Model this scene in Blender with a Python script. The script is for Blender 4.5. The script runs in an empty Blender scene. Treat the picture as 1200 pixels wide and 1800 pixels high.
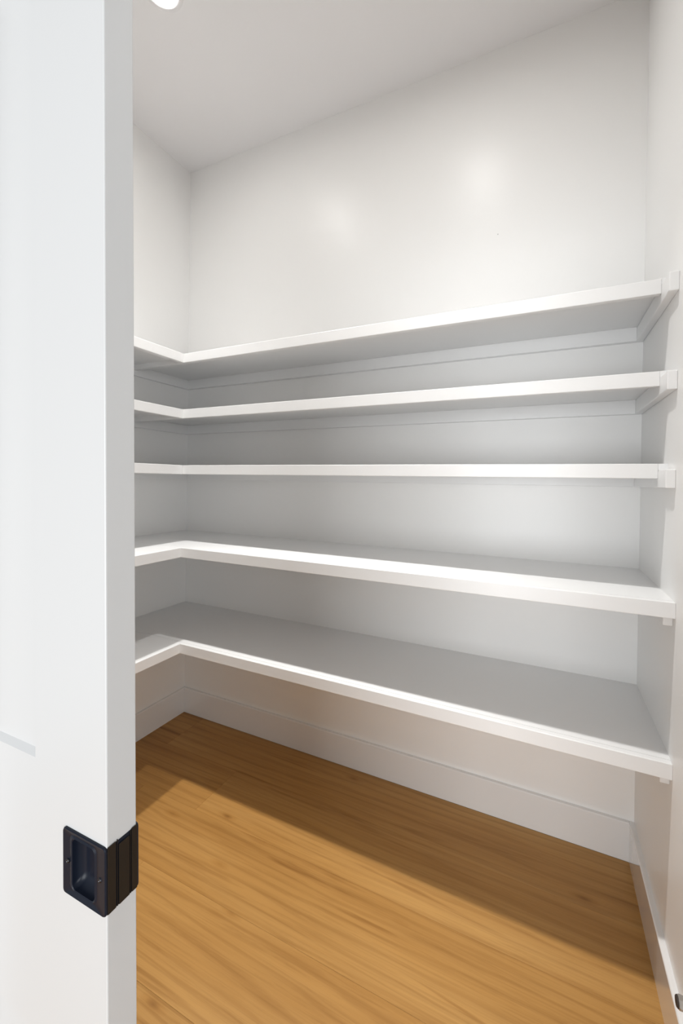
import bpy, bmesh, math, random
from mathutils import Vector, Matrix

random.seed(7)
scene = bpy.context.scene
COL = scene.collection

# ------------------------------------------------------------------ camera
CAM_LOC = Vector((1.8090, -1.7618, 1.3023))
YAW, PITCH, ROLL = 0.4490, -0.0064, 0.0145
fwd = Vector((-math.sin(YAW) * math.cos(PITCH), math.cos(YAW) * math.cos(PITCH), math.sin(PITCH)))
rgt = Vector((math.cos(YAW), math.sin(YAW), 0))
upv = rgt.cross(fwd)
c_, s_ = math.cos(ROLL), math.sin(ROLL)
rr = rgt * c_ + upv * s_
uu = upv * c_ - rgt * s_
cam_data = bpy.data.cameras.new('camera')
cam_data.sensor_fit = 'VERTICAL'
cam_data.sensor_height = 36.0
cam_data.sensor_width = 24.0
cam_data.lens = 745.03 / 1800 * 36.0
cam_data.shift_y = -51.15 / 1800
cam_data.clip_start = 0.01
cam = bpy.data.objects.new('camera', cam_data)
COL.objects.link(cam)
M = Matrix((rr, uu, -fwd)).transposed().to_4x4()
M.translation = CAM_LOC
cam.matrix_world = M
scene.camera = cam

# ------------------------------------------------------------------ world: the bright daylit room behind the camera
world = bpy.data.worlds.new('world')
scene.world = world
world.use_nodes = True
bg = world.node_tree.nodes['Background']
bg.inputs['Color'].default_value = (0.95, 0.98, 1.0, 1)
bg.inputs['Strength'].default_value = 0.45

# added fill area lights in the room outside; no window stands there
def room_fill(w, x, y, z, sx, sz, rz):
    d = bpy.data.lights.new('room_fill', 'AREA')
    d.shape = 'RECTANGLE'
    d.size, d.size_y = sx, sz
    d.energy = w
    d.color = (0.95, 0.98, 1.0)
    o = bpy.data.objects.new('room_fill', d)
    COL.objects.link(o)
    o.location = (x, y, z)
    o.rotation_euler = (math.radians(90), 0, math.radians(rz))
REAR_FILL_W = 72.0
SIDE_FILL_W = 66.0
room_fill(REAR_FILL_W, 1.6, -4.6, 0.95, 2.3, 1.7, 0)        # added fill behind the camera, lifts the low back wall
room_fill(SIDE_FILL_W, 5.2, -3.9, 1.2, 2.2, 1.8, 56)       # added fill from the right, brightens the door edge

# ------------------------------------------------------------------ exposure
scene.view_settings.view_transform = 'Standard'
scene.view_settings.look = 'None'
scene.view_settings.gamma = 1.0
scene.view_settings.use_curve_mapping = False
scene.view_settings.exposure = 0.29
LAMP_W = 4.1
LAMP_COL = (1.0, 0.985, 0.955)

# ------------------------------------------------------------------ room dimensions (metres)
H = 3.0
L = 2.1026
YF = -1.395            # inner face of the front wall
YO = -1.516            # outer face of the front wall
T = 0.0153             # baseboard thickness
HB = 0.1335            # baseboard height

# ------------------------------------------------------------------ helpers
def tag(o, label=None, cat=None, group=None, kind=None):
    if label: o['label'] = label
    if cat: o['category'] = cat
    if group: o['group'] = group
    if kind: o['kind'] = kind
    return o

def empty(name, loc=(0, 0, 0), parent=None):
    o = bpy.data.objects.new(name, None)
    COL.objects.link(o)
    o.location = loc
    o.empty_display_size = 0.05
    if parent: o.parent = parent
    return o

def obj(name, bm, m, parent=None, loc=(0, 0, 0), smooth=False, kind=None):
    me = bpy.data.meshes.new(name)
    bmesh.ops.recalc_face_normals(bm, faces=bm.faces)
    bm.to_mesh(me)
    bm.free()
    if smooth:
        for p in me.polygons: p.use_smooth = True
    me.materials.append(m)
    o = bpy.data.objects.new(name, me)
    COL.objects.link(o)
    o.location = loc
    if parent: o.parent = parent
    if kind: o['kind'] = kind
    return o

def box_bm(x0, x1, y0, y1, z0, z1, bev=0.0, seg=2, bm=None):
    b = bmesh.new()
    bmesh.ops.create_cube(b, size=1.0)
    bmesh.ops.scale(b, vec=(x1 - x0, y1 - y0, z1 - z0), verts=b.verts)
    bmesh.ops.translate(b, vec=((x0 + x1) / 2, (y0 + y1) / 2, (z0 + z1) / 2), verts=b.verts)
    if bev:
        bmesh.ops.bevel(b, geom=list(b.edges), offset=bev, segments=seg, profile=0.5, affect='EDGES')
    if bm is None: return b
    me = bpy.data.meshes.new('tmp'); b.to_mesh(me); b.free()
    bm.from_mesh(me); bpy.data.meshes.remove(me)
    return bm

def prism_bm(pts, axis, a0, a1, bm=None):
    """polygon pts (2D) extruded along axis between a0 and a1."""
    bm = bm or bmesh.new()
    def p3(p, a):
        if axis == 'X': return (a, p[0], p[1])
        if axis == 'Y': return (p[0], a, p[1])
        return (p[0], p[1], a)
    lo = [bm.verts.new(p3(p, a0)) for p in pts]
    hi = [bm.verts.new(p3(p, a1)) for p in pts]
    n = len(pts)
    bm.faces.new(lo); bm.faces.new(hi)
    for i in range(n):
        bm.faces.new((lo[i], lo[(i + 1) % n], hi[(i + 1) % n], hi[i]))
    return bm

def lathe_bm(profile, seg=40, axis='Z', bm=None):
    """revolve (r, h) profile round an axis."""
    bm = bm or bmesh.new()
    rings = []
    for r, h in profile:
        ring = []
        if r < 1e-6:
            q = (0, 0, h) if axis == 'Z' else ((h, 0, 0) if axis == 'X' else (0, h, 0))
            ring = [bm.verts.new(q)]
        else:
            for i in range(seg):
                a = 2 * math.pi * i / seg
                u, v = r * math.cos(a), r * math.sin(a)
                q = (u, v, h) if axis == 'Z' else ((h, u, v) if axis == 'X' else (u, h, v))
                ring.append(bm.verts.new(q))
        rings.append(ring)
    for a, b in zip(rings, rings[1:]):
        if len(a) == 1 and len(b) == 1: continue
        for i in range(seg):
            j = (i + 1) % seg
            if len(a) == 1: bm.faces.new((a[0], b[i], b[j]))
            elif len(b) == 1: bm.faces.new((a[i], a[j], b[0]))
            else: bm.faces.new((a[i], a[j], b[j], b[i]))
    return bm

# ------------------------------------------------------------------ materials
def new_mat(name):
    m = bpy.data.materials.new(name)
    m.use_nodes = True
    nt = m.node_tree
    return m, nt, nt.nodes['Principled BSDF']

def paint(name, col, rough, bump=0.02, scale=120.0, spec=0.5):
    m, nt, p = new_mat(name)
    p.inputs['Roughness'].default_value = rough
    p.inputs['Specular IOR Level'].default_value = spec
    tc = nt.nodes.new('ShaderNodeTexCoord')
    n1 = nt.nodes.new('ShaderNodeTexNoise'); n1.inputs['Scale'].default_value = scale; n1.inputs['Detail'].default_value = 3
    n2 = nt.nodes.new('ShaderNodeTexNoise'); n2.inputs['Scale'].default_value = 1.6; n2.inputs['Detail'].default_value = 2
    nt.links.new(tc.outputs['Object'], n1.inputs['Vector'])
    nt.links.new(tc.outputs['Object'], n2.inputs['Vector'])
    mx = nt.nodes.new('ShaderNodeMix'); mx.data_type = 'RGBA'
    mx.inputs['A'].default_value = (*[c * 0.99 for c in col], 1)
    mx.inputs['B'].default_value = (*col, 1)
    nt.links.new(n2.outputs['Fac'], mx.inputs['Factor'])
    nt.links.new(mx.outputs['Result'], p.inputs['Base Color'])
    if bump:
        b = nt.nodes.new('ShaderNodeBump'); b.inputs['Strength'].default_value = bump; b.inputs['Distance'].default_value = 0.002
        nt.links.new(n1.outputs['Fac'], b.inputs['Height'])
        nt.links.new(b.outputs['Normal'], p.inputs['Normal'])
    return m

def brushed_trim(name, col, rough, axis_scale, bump=0.04):
    """painted timber: fine stretched brush and grain marks."""
    m, nt, p = new_mat(name)
    p.inputs['Base Color'].default_value = (*col, 1)
    p.inputs['Roughness'].default_value = rough
    tc = nt.nodes.new('ShaderNodeTexCoord')
    mp = nt.nodes.new('ShaderNodeMapping'); mp.inputs['Scale'].default_value = axis_scale
    nz = nt.nodes.new('ShaderNodeTexNoise'); nz.inputs['Scale'].default_value = 1.0; nz.inputs['Detail'].default_value = 4
    b = nt.nodes.new('ShaderNodeBump'); b.inputs['Strength'].default_value = bump; b.inputs['Distance'].default_value = 0.002
    nt.links.new(tc.outputs['Object'], mp.inputs['Vector'])
    nt.links.new(mp.outputs['Vector'], nz.inputs['Vector'])
    nt.links.new(nz.outputs['Fac'], b.inputs['Height'])
    nt.links.new(b.outputs['Normal'], p.inputs['Normal'])
    return m

def add_coat(m, weight, rough):
    p = m.node_tree.nodes['Principled BSDF']
    p.inputs['Coat Weight'].default_value = weight
    p.inputs['Coat Roughness'].default_value = rough
    return m

def wood():
    m, nt, p = new_mat('honey_oak_plank')
    N, Lk = nt.nodes, nt.links
    def node(t, **kw):
        n = N.new(t)
        for k, v in kw.items(): setattr(n, k, v)
        return n
    tc = node('ShaderNodeTexCoord')
    oi = node('ShaderNodeObjectInfo')
    sc = node('ShaderNodeVectorMath', operation='SCALE')          # per-plank offset
    cmb = node('ShaderNodeCombineXYZ')
    for i in range(3): Lk.new(oi.outputs['Random'], cmb.inputs[i])
    Lk.new(cmb.outputs[0], sc.inputs[0]); sc.inputs['Scale'].default_value = 37.0
    add = node('ShaderNodeVectorMath', operation='ADD')
    Lk.new(tc.outputs['Object'], add.inputs[0]); Lk.new(sc.outputs[0], add.inputs[1])
    def mapped(scale):
        mp = node('ShaderNodeMapping'); mp.inputs['Scale'].default_value = scale
        Lk.new(add.outputs[0], mp.inputs['Vector']); return mp.outputs['Vector']
    def noise(vec, scale, det=4, rough=0.55, dist=0.0):
        n = node('ShaderNodeTexNoise'); n.inputs['Scale'].default_value = scale; n.inputs['Detail'].default_value = det
        n.inputs['Roughness'].default_value = rough; n.inputs['Distortion'].default_value = dist
        Lk.new(vec, n.inputs['Vector']); return n.outputs['Fac']
    def ramp(fac, stops):
        r = node('ShaderNodeValToRGB'); e = r.color_ramp.elements
        e[0].position, e[0].color = stops[0][0], (*stops[0][1], 1)
        e[1].position, e[1].color = stops[-1][0], (*stops[-1][1], 1)
        for ps, cl in stops[1:-1]:
            q = e.new(ps); q.color = (*cl, 1)
        Lk.new(fac, r.inputs['Fac']); return r.outputs['Color']
    def mix(f, a, b, mode='MIX'):
        x = node('ShaderNodeMix', data_type='RGBA', blend_type=mode)
        if isinstance(f, float): x.inputs['Factor'].default_value = f
        else: Lk.new(f, x.inputs['Factor'])
        for s, v in (('A', a), ('B', b)):
            if isinstance(v, tuple): x.inputs[s].default_value = (*v, 1)
            else: Lk.new(v, x.inputs[s])
        return x.outputs['Result']
    # broad tonal drift along the board
    broad = noise(mapped((0.9, 7.0, 1.0)), 1.0, 3, 0.5, 0.4)
    base = ramp(broad, [(0.28, (0.395, 0.198, 0.052)), (0.5, (0.455, 0.240, 0.069)), (0.74, (0.525, 0.296, 0.097))])
    # straight grain
    fine = noise(mapped((2.0, 75.0, 1.0)), 1.0, 7, 0.72, 1.4)
    finec = ramp(fine, [(0.30, (0.72, 0.66, 0.58)), (0.52, (1.0, 1.0, 1.0)), (0.75, (1.07, 1.06, 1.04))])
    base = mix(0.62, base, finec, 'MULTIPLY')
    # cathedral figure
    wv = node('ShaderNodeTexWave', wave_type='RINGS', rings_direction='Z')
    wv.inputs['Scale'].default_value = 1.5; wv.inputs['Distortion'].default_value = 10.0
    wv.inputs['Detail'].default_value = 4.0; wv.inputs['Detail Scale'].default_value = 0.9
    mpw = node('ShaderNodeMapping'); mpw.inputs['Scale'].default_value = (0.55, 5.2, 1.0)
    Lk.new(add.outputs[0], mpw.inputs['Vector']); Lk.new(mpw.outputs['Vector'], wv.inputs['Vector'])
    cath = ramp(wv.outputs['Fac'], [(0.0, (0.78, 0.71, 0.62)), (0.28, (1, 1, 1)), (1.0, (1.03, 1.02, 1.0))])
    base = mix(0.5, base, cath, 'MULTIPLY')
    mid = noise(mapped((1.1, 20.0, 1.0)), 1.0, 4, 0.6, 1.2)
    midc = ramp(mid, [(0.30, (0.80, 0.74, 0.66)), (0.5, (1.0, 1.0, 1.0)), (0.72, (1.09, 1.09, 1.08))])
    base = mix(0.42, base, midc, 'MULTIPLY')
    # dark mineral streaks
    st = noise(mapped((1.3, 24.0, 1.0)), 1.0, 3, 0.5, 0.6)
    stc = ramp(st, [(0.27, (0.60, 0.50, 0.38)), (0.40, (1, 1, 1)), (1.0, (1, 1, 1))])
    base = mix(0.75, base, stc, 'MULTIPLY')
    # knots
    vo = node('ShaderNodeTexVoronoi'); vo.inputs['Scale'].default_value = 1.0
    Lk.new(mapped((3.2, 9.0, 0.01)), vo.inputs['Vector'])
    kn = ramp(vo.outputs['Distance'], [(0.02, (0.42, 0.30, 0.18)), (0.085, (0.86, 0.80, 0.70)), (0.16, (1, 1, 1))])
    base = mix(0.7, base, kn, 'MULTIPLY')
    # board to board shift
    hv = node('ShaderNodeHueSaturation')
    mr = node('ShaderNodeMapRange'); mr.inputs['To Min'].default_value = 0.97; mr.inputs['To Max'].default_value = 1.04
    Lk.new(oi.outputs['Random'], mr.inputs['Value']); Lk.new(mr.outputs['Result'], hv.inputs['Value'])
    Lk.new(base, hv.inputs['Color'])
    Lk.new(hv.outputs['Color'], p.inputs['Base Color'])
    p.inputs['Roughness'].default_value = 0.42
    p.inputs['Specular IOR Level'].default_value = 0.35
    bp = node('ShaderNodeBump'); bp.inputs['Strength'].default_value = 0.10; bp.inputs['Distance'].default_value = 0.001
    Lk.new(fine, bp.inputs['Height']); Lk.new(bp.outputs['Normal'], p.inputs['Normal'])
    return m

def metal(name, col, rough, metallic=1.0, noise_scale=300):
    m, nt, p = new_mat(name)
    p.inputs['Base Color'].default_value = (*col, 1)
    p.inputs['Metallic'].default_value = metallic
    nz = nt.nodes.new('ShaderNodeTexNoise'); nz.inputs['Scale'].default_value = noise_scale
    mr = nt.nodes.new('ShaderNodeMapRange')
    mr.inputs['To Min'].default_value = rough * 0.9; mr.inputs['To Max'].default_value = rough * 1.15
    nt.links.new(nz.outputs['Fac'], mr.inputs['Value'])
    nt.links.new(mr.outputs['Result'], p.inputs['Roughness'])
    return m

def emit(name, col, strength):
    m, nt, p = new_mat(name)
    p.inputs['Base Color'].default_value = (0.8, 0.8, 0.8, 1)
    p.inputs['Emission Color'].default_value = (*col, 1)
    p.inputs['Emission Strength'].default_value = strength
    return m

M_WALL = paint('eggshell_wall_paint', (0.935, 0.93, 0.92), 0.36, 0.012, 160)
M_CEIL = paint('flat_ceiling_paint', (0.84, 0.83, 0.835), 0.9, 0.02, 140, 0.2)
M_TRIM = brushed_trim('satin_trim_paint', (0.89, 0.89, 0.89), 0.30, (2.5, 160, 160))
M_BASE = add_coat(brushed_trim('gloss_baseboard_paint', (0.90, 0.90, 0.90), 0.06, (2.5, 18, 18), 0.01), 1.0, 0.03)
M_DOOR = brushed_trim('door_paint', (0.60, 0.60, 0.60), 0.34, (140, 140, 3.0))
M_WOOD = wood()
M_SUB = paint('subfloor', (0.25, 0.17, 0.09), 0.9)
M_BLACK = metal('blue_reflection_black_enamel', (0.007, 0.010, 0.019), 0.32, 0.0)  # black, with the blue of a cool reflection put into the base colour
M_BLACK.node_tree.nodes['Principled BSDF'].inputs['Specular IOR Level'].default_value = 0.22
M_BRONZE = metal('warm_reflection_bronze_edge', (0.020, 0.014, 0.009), 0.40, 0.4)  # dark bronze, its brown carrying the floor's warm reflection as colour
M_BRONZE.node_tree.nodes['Principled BSDF'].inputs['Specular IOR Level'].default_value = 0.35
M_SCREW = metal('screw_black', (0.06, 0.06, 0.065), 0.30, 1.0)
M_NICKEL = metal('satin_nickel', (0.55, 0.53, 0.50), 0.30, 1.0)
M_RUBBER = paint('dark_rubber', (0.045, 0.03, 0.022), 0.6, 0.05, 300)
M_LENS = emit('lamp_lens', LAMP_COL, 100.0)
M_HOLE = paint('nail_hole', (0.25, 0.24, 0.22), 0.9)

# ------------------------------------------------------------------ room shell
floor = obj('floor', box_bm(-0.2, L + 0.2, -3.2, 0.12, -0.05, -0.008), M_SUB, kind='structure')
# floor planks, running along the shelves
PW = 0.2465
def plank(x0, x1, y0, y1):
    g = 0.00015
    cx, cy = (x0 + x1) / 2, (y0 + y1) / 2
    b = box_bm(x0 - cx + g, x1 - cx - g, y0 - cy + g, y1 - cy - g, -0.008, 0.0, 0.0004, 1)
    return obj('plank', b, M_WOOD, floor, (cx, cy, 0))
rows = {0: [0.16], 1: [0.589], 2: [0.30], 3: [0.60], 4: [0.42], 5: [0.93], 6: [1.5], 7: [0.7], 8: [1.25], 9: [0.55], 10: [1.1], 11: [0.3], 12: [0.86]}
for r in range(0, 13):
    y1 = -0.0165 - PW * r if r else -0.0165
    y0 = -0.0165 - PW * (r + 1)
    xs = [0.0] + [x for x in rows[r] if 0.05 < x < L - 0.03] + [L]
    for a, b in zip(xs, xs[1:]):
        plank(a, b, max(y0, -3.2), y1)

ceiling = obj('ceiling', box_bm(-0.15, L + 0.15, YO, 0.12, H, H + 0.1), M_CEIL, kind='structure')
wall_back = obj('wall_back', box_bm(-0.12, L + 0.12, 0.0, 0.12, -0.05, H), M_WALL, kind='structure')
wall_left = obj('wall_left', box_bm(-0.12, 0.0, YO, 0.0, -0.05, H), M_WALL, kind='structure')
wall_right = obj('wall_right', box_bm(L, L + 0.12, YO, 0.0, -0.05, H), M_WALL, kind='structure')
# tiny nail hole left in the back wall
obj('nail_hole', lathe_bm([(0, -0.0005), (0.0012, -0.0005), (0.0016, 0.0)], 12, 'Y'), M_HOLE, wall_back, (1.6245, 0.0, 2.275))

# front wall with the pocket: two skins left of the opening, solid right of it, header above
OX0, OX1, OZ = 1.15, 1.965, 2.06
bm = bmesh.new()
box_bm(0.0, OX0, YF - 0.026, YF, -0.008, OZ, bm=bm)
box_bm(0.0, OX0, YO, YO + 0.026, -0.008, OZ, bm=bm)
box_bm(0.0, 0.52, YO + 0.026, YF - 0.026, -0.008, OZ, bm=bm)
box_bm(OX1, L, YO, YF, -0.008, OZ, bm=bm)
box_bm(0.0, L, YO, YF, OZ, H, bm=bm)
wall_front = obj('wall_front', bm, M_WALL, kind='structure')

# baseboards: square board with a small eased top edge
def baseboard_profile():
    return [(0.0, 0.0), (T, 0.0), (T, HB - 0.003), (T - 0.0012, HB - 0.0008), (T - 0.003, HB), (0.0, HB)]
pr = baseboard_profile()
bb = prism_bm([(-a, z) for a, z in pr], 'X', T, L - T)
obj('baseboard_back', bb, M_BASE, kind='structure')
obj('baseboard_left', prism_bm([(a, z) for a, z in pr], 'Y', YF, 0.0), M_BASE, kind='structure')
obj('baseboard_right', prism_bm([(L - a, z) for a, z in pr], 'Y', YF, 0.0), M_BASE, kind='structure')

# ------------------------------------------------------------------ shelves
FH = 0.0402            # nosing height
TH = 0.0170            # board thickness
NT = 0.0190            # nosing thickness
CT, CH = 0.0215, 0.0480
CLEAT_END = -0.4400
G = 'white painted corner shelves of the pantry'
shelves = [
    (1.8572, 0.3623, 0.3439, 'topmost white L-shaped corner shelf, its underside seen, below the bare wall'),
    (1.6086, 0.3623, 0.3439, 'second white L-shaped corner shelf from the top, its underside just seen'),
    (1.3590, 0.3623, 0.3439, 'middle white L-shaped corner shelf at eye level, showing only its front edge'),
    (1.0116, 0.4629, 0.4476, 'second white L-shaped corner shelf from the floor, narrow strip of its top seen'),
    (0.6110, 0.4629, 0.4476, 'lowest white L-shaped corner shelf, broad top seen, above the floor and baseboard'),
]
for z, d, dl, lab in shelves:
    root = empty('corner_shelf', (0, 0, z))
    tag(root, lab, 'shelf', G)
    # boards (z relative to the root)
    obj('shelf_board', box_bm(0.0, L, -d + NT, 0.0, -TH, 0.0), M_TRIM, root)
    obj('shelf_board', box_bm(0.0, dl - NT, YF, -d, -TH, 0.0), M_TRIM, root)
    # nosings: the back one runs wall to wall, the left one butts against it
    xe = L - CT if d < 0.4 else L
    obj('nosing', box_bm(0.0, xe, -d, -d + NT, -FH, 0.0, 0.0016, 2), M_TRIM, root)
    if xe < L:
        obj('nosing_return', box_bm(xe, L, -d, -d + NT, -TH, 0.0, 0.0), M_TRIM, root)
    obj('nosing', box_bm(dl - NT, dl, YF, -d, -FH, 0.0, 0.0016, 2), M_TRIM, root)
    # cleats under the boards
    obj('cleat', box_bm(CT, L - CT, -CT, 0.0, -TH - CH, -TH, 0.0010, 1), M_TRIM, root)
    obj('cleat', box_bm(0.0, CT, YF, 0.0, -TH - CH, -TH, 0.0010, 1), M_TRIM, root)
    obj('cleat', box_bm(L - CT, L, CLEAT_END, 0.0, -TH - CH, -TH, 0.0022, 2), M_TRIM, root)

# ------------------------------------------------------------------ pocket door
DX, DY, DT = 1.4088, -1.4734, 0.035         # leading edge, front face, thickness
TILT = 0.0223                               # the slab hangs slightly out of plumb
DZ = 0.885                                  # height of the pull = local origin
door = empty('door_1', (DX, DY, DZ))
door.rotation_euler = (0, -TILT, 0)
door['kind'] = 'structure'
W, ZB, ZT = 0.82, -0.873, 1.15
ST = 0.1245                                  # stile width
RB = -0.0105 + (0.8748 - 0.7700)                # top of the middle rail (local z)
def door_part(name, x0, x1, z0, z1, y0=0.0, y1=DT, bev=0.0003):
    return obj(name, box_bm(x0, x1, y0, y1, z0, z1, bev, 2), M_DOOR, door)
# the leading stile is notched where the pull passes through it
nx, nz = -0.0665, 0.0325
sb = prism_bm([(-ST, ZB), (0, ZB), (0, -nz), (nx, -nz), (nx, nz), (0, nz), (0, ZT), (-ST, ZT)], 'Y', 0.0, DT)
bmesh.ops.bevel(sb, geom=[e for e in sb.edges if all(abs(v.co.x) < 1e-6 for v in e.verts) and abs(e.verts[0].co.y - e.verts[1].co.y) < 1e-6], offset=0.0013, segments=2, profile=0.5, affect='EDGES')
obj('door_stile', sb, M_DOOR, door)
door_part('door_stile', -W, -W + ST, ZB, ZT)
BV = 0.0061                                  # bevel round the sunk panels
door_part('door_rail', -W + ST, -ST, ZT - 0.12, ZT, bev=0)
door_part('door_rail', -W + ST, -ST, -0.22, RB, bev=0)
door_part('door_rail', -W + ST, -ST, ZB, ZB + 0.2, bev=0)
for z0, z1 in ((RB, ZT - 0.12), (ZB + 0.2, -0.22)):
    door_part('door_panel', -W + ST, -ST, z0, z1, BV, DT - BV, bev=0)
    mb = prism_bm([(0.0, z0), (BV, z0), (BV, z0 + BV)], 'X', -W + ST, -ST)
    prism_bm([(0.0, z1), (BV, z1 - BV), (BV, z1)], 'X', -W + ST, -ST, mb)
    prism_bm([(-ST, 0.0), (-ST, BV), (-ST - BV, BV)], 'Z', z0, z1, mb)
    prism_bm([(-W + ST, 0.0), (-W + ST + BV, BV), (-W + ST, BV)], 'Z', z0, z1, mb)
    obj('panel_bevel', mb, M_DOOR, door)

# recessed black pull wrapped round the leading edge
PWD, PHT = 0.0695, 0.0355                    # width, half height
def rrect(x0, x1, z0, z1, r, n=5):
    pts = []
    for cx, cz, a0 in ((x1 - r, z1 - r, 0), (x0 + r, z1 - r, 90), (x0 + r, z0 + r, 180), (x1 - r, z0 + r, 270)):
        for i in range(n + 1):
            a = math.radians(a0 + 90 * i / n)
            pts.append((cx + r * math.cos(a), cz + r * math.sin(a)))
    return pts

def face_plate_bm(side):
    """dished plate with a cup: rings of rounded rectangles stepped in depth."""
    bm = bmesh.new()
    s = -1 if side == 0 else 1
    y_ = 0.0 if side == 0 else DT
    rings = [
        (rrect(-PWD, 0.0008, -PHT, PHT, 0.0040), 0.0000),
        (rrect(-PWD, 0.0008, -PHT, PHT, 0.0040), 0.0016),
        (rrect(-PWD + 0.0008, 0.0, -PHT + 0.0008, PHT - 0.0008, 0.0036), 0.0026),
        (rrect(-PWD + 0.0095, -0.0150, -PHT + 0.0050, PHT - 0.0060, 0.0060), 0.0008),
        (rrect(-PWD + 0.0135, -0.0170, -PHT + 0.0066, PHT - 0.0078, 0.0060), 0.0018),
        (rrect(-PWD + 0.0145, -0.0180, -PHT + 0.0076, PHT - 0.0088, 0.0055), 0.0012),
    ]
    vr = []
    for pts, h in rings:
        vr.append([bm.verts.new((x, y_ + s * h, z)) for x, z in pts])
    n = len(vr[0])
    for a, b in zip(vr, vr[1:]):
        for i in range(n):
            bm.faces.new((a[i], a[(i + 1) % n], b[(i + 1) % n], b[i]))
    return bm

def cup_bm(side):
    bm = bmesh.new()
    x0, x1, z0, z1 = -PWD + 0.0145, -0.0180, -PHT + 0.0076, PHT - 0.0088
    rings = []
    for k in range(7):
        a = k / 6 * math.pi / 2
        inset = 0.0075 * (1 - math.cos(a))
        depth = 0.0012 - 0.0120 * math.sin(a)
        rings.append([bm.verts.new((x, -depth if side == 0 else DT + depth, z)) for x, z in rrect(x0 + inset, x1 - inset, z0 + inset * 1.5, z1 - inset, 0.0055)])
    n = len(rings[0])
    for a, b in zip(rings, rings[1:]):
        for i in range(n):
            bm.faces.new((a[i], a[(i + 1) % n], b[(i + 1) % n], b[i]))
    bm.faces.new(rings[-1])
    return bm

pull = obj('recessed_pull', face_plate_bm(0), M_BLACK, door, smooth=False)
pull['label'] = 'black recessed finger pull plate'
obj('pull_cup', cup_bm(0), M_BLACK, pull, smooth=True)
for sx, sz in ((-PWD + 0.0075, 0.0), (-0.0085, 0.0)):
    b = lathe_bm([(0.0, -0.0004), (0.0009, -0.0004), (0.0011, -0.0013), (0.0021, -0.0010), (0.0025, -0.0002), (0.0025, 0.0006)], 20, 'Y')
    obj('screw', b, M_SCREW, pull, (sx, -0.0016, sz), smooth=True)
obj('rear_plate', face_plate_bm(1), M_BLACK, pull)
obj('pull_cup', cup_bm(1), M_BLACK, pull, smooth=True)
# edge mechanism: two raised side strips, a sunk track and a flip-out edge pull
EB = 0.0340
obj('edge_plate', box_bm(0.0000, 0.0004, 0.0, DT, -EB, EB), M_BLACK, pull)
obj('edge_strip', box_bm(0.0004, 0.0017, 0.0002, 0.0095, -EB + 0.0004, EB + 0.0012, 0.0003, 1), M_BRONZE, pull)
obj('edge_strip', box_bm(0.0004, 0.0017, 0.0282, DT - 0.0002, -EB + 0.0004, EB + 0.0012, 0.0003, 1), M_BRONZE, pull)
obj('edge_lever', box_bm(0.0004, 0.0019, 0.0128, 0.0254, -EB + 0.0004, EB - 0.0042, 0.0004, 1), M_BRONZE, pull)
obj('edge_rail', box_bm(0.0004, 0.0016, 0.0108, 0.0116, -EB + 0.0004, EB + 0.0020, 0.0002, 1), M_BRONZE, pull)
obj('edge_rail', box_bm(0.0004, 0.0016, 0.0264, 0.0272, -EB + 0.0004, EB + 0.0004, 0.0002, 1), M_BRONZE, pull)

# ------------------------------------------------------------------ recessed ceiling lights
def downlight(x, y, label):
    root = empty('ceiling_downlight', (x, y, H))
    tag(root, label, 'downlight', 'recessed ceiling downlights')
    obj('trim_ring', lathe_bm([(0.046, -0.001), (0.050, -0.006), (0.064, -0.005), (0.070, 0.0)], 48), M_CEIL, root, smooth=True)
    obj('lens', lathe_bm([(0.0, -0.0025), (0.046, -0.001)], 48), M_LENS, root)
    ld = bpy.data.lights.new('lamp', 'AREA')
    ld.shape = 'DISK'; ld.size = 0.086
    ld.energy = LAMP_W; ld.color = LAMP_COL
    ld.spread = math.radians(70)
    lo = bpy.data.objects.new('lamp', ld)
    COL.objects.link(lo)
    lo.parent = root
    lo.location = (0, 0, -0.005)
downlight(0.578, -0.703, 'lit round white downlight in the ceiling, cut by the top of the frame')
downlight(1.472, -0.695, 'second lit round white downlight, above the right half of the shelves')

# ------------------------------------------------------------------ door bumper on the right wall
tipx, by, bz = 2.0265, -0.846, 0.4065
root = empty('door_bumper', (L, by, bz))
tag(root, 'satin metal door bumper rod with dark tip, low on the right wall', 'door stop')
n = L - tipx
obj('rod', lathe_bm([(0.0, -n + 0.003), (0.0098, -n + 0.003), (0.0108, -n + 0.0045), (0.0110, -0.006)], 6, 'X'), M_NICKEL, root)
obj('wall_flange', lathe_bm([(0.0110, -0.006), (0.019, -0.006), (0.021, -0.004), (0.021, 0.0), (0.0, 0.0)], 28, 'X'), M_NICKEL, root, smooth=True)
obj('rubber_tip', lathe_bm([(0.0, -n), (0.0075, -n), (0.0092, -n + 0.002), (0.0092, -n + 0.003), (0, -n + 0.003)], 20, 'X'), M_RUBBER, root, smooth=True)
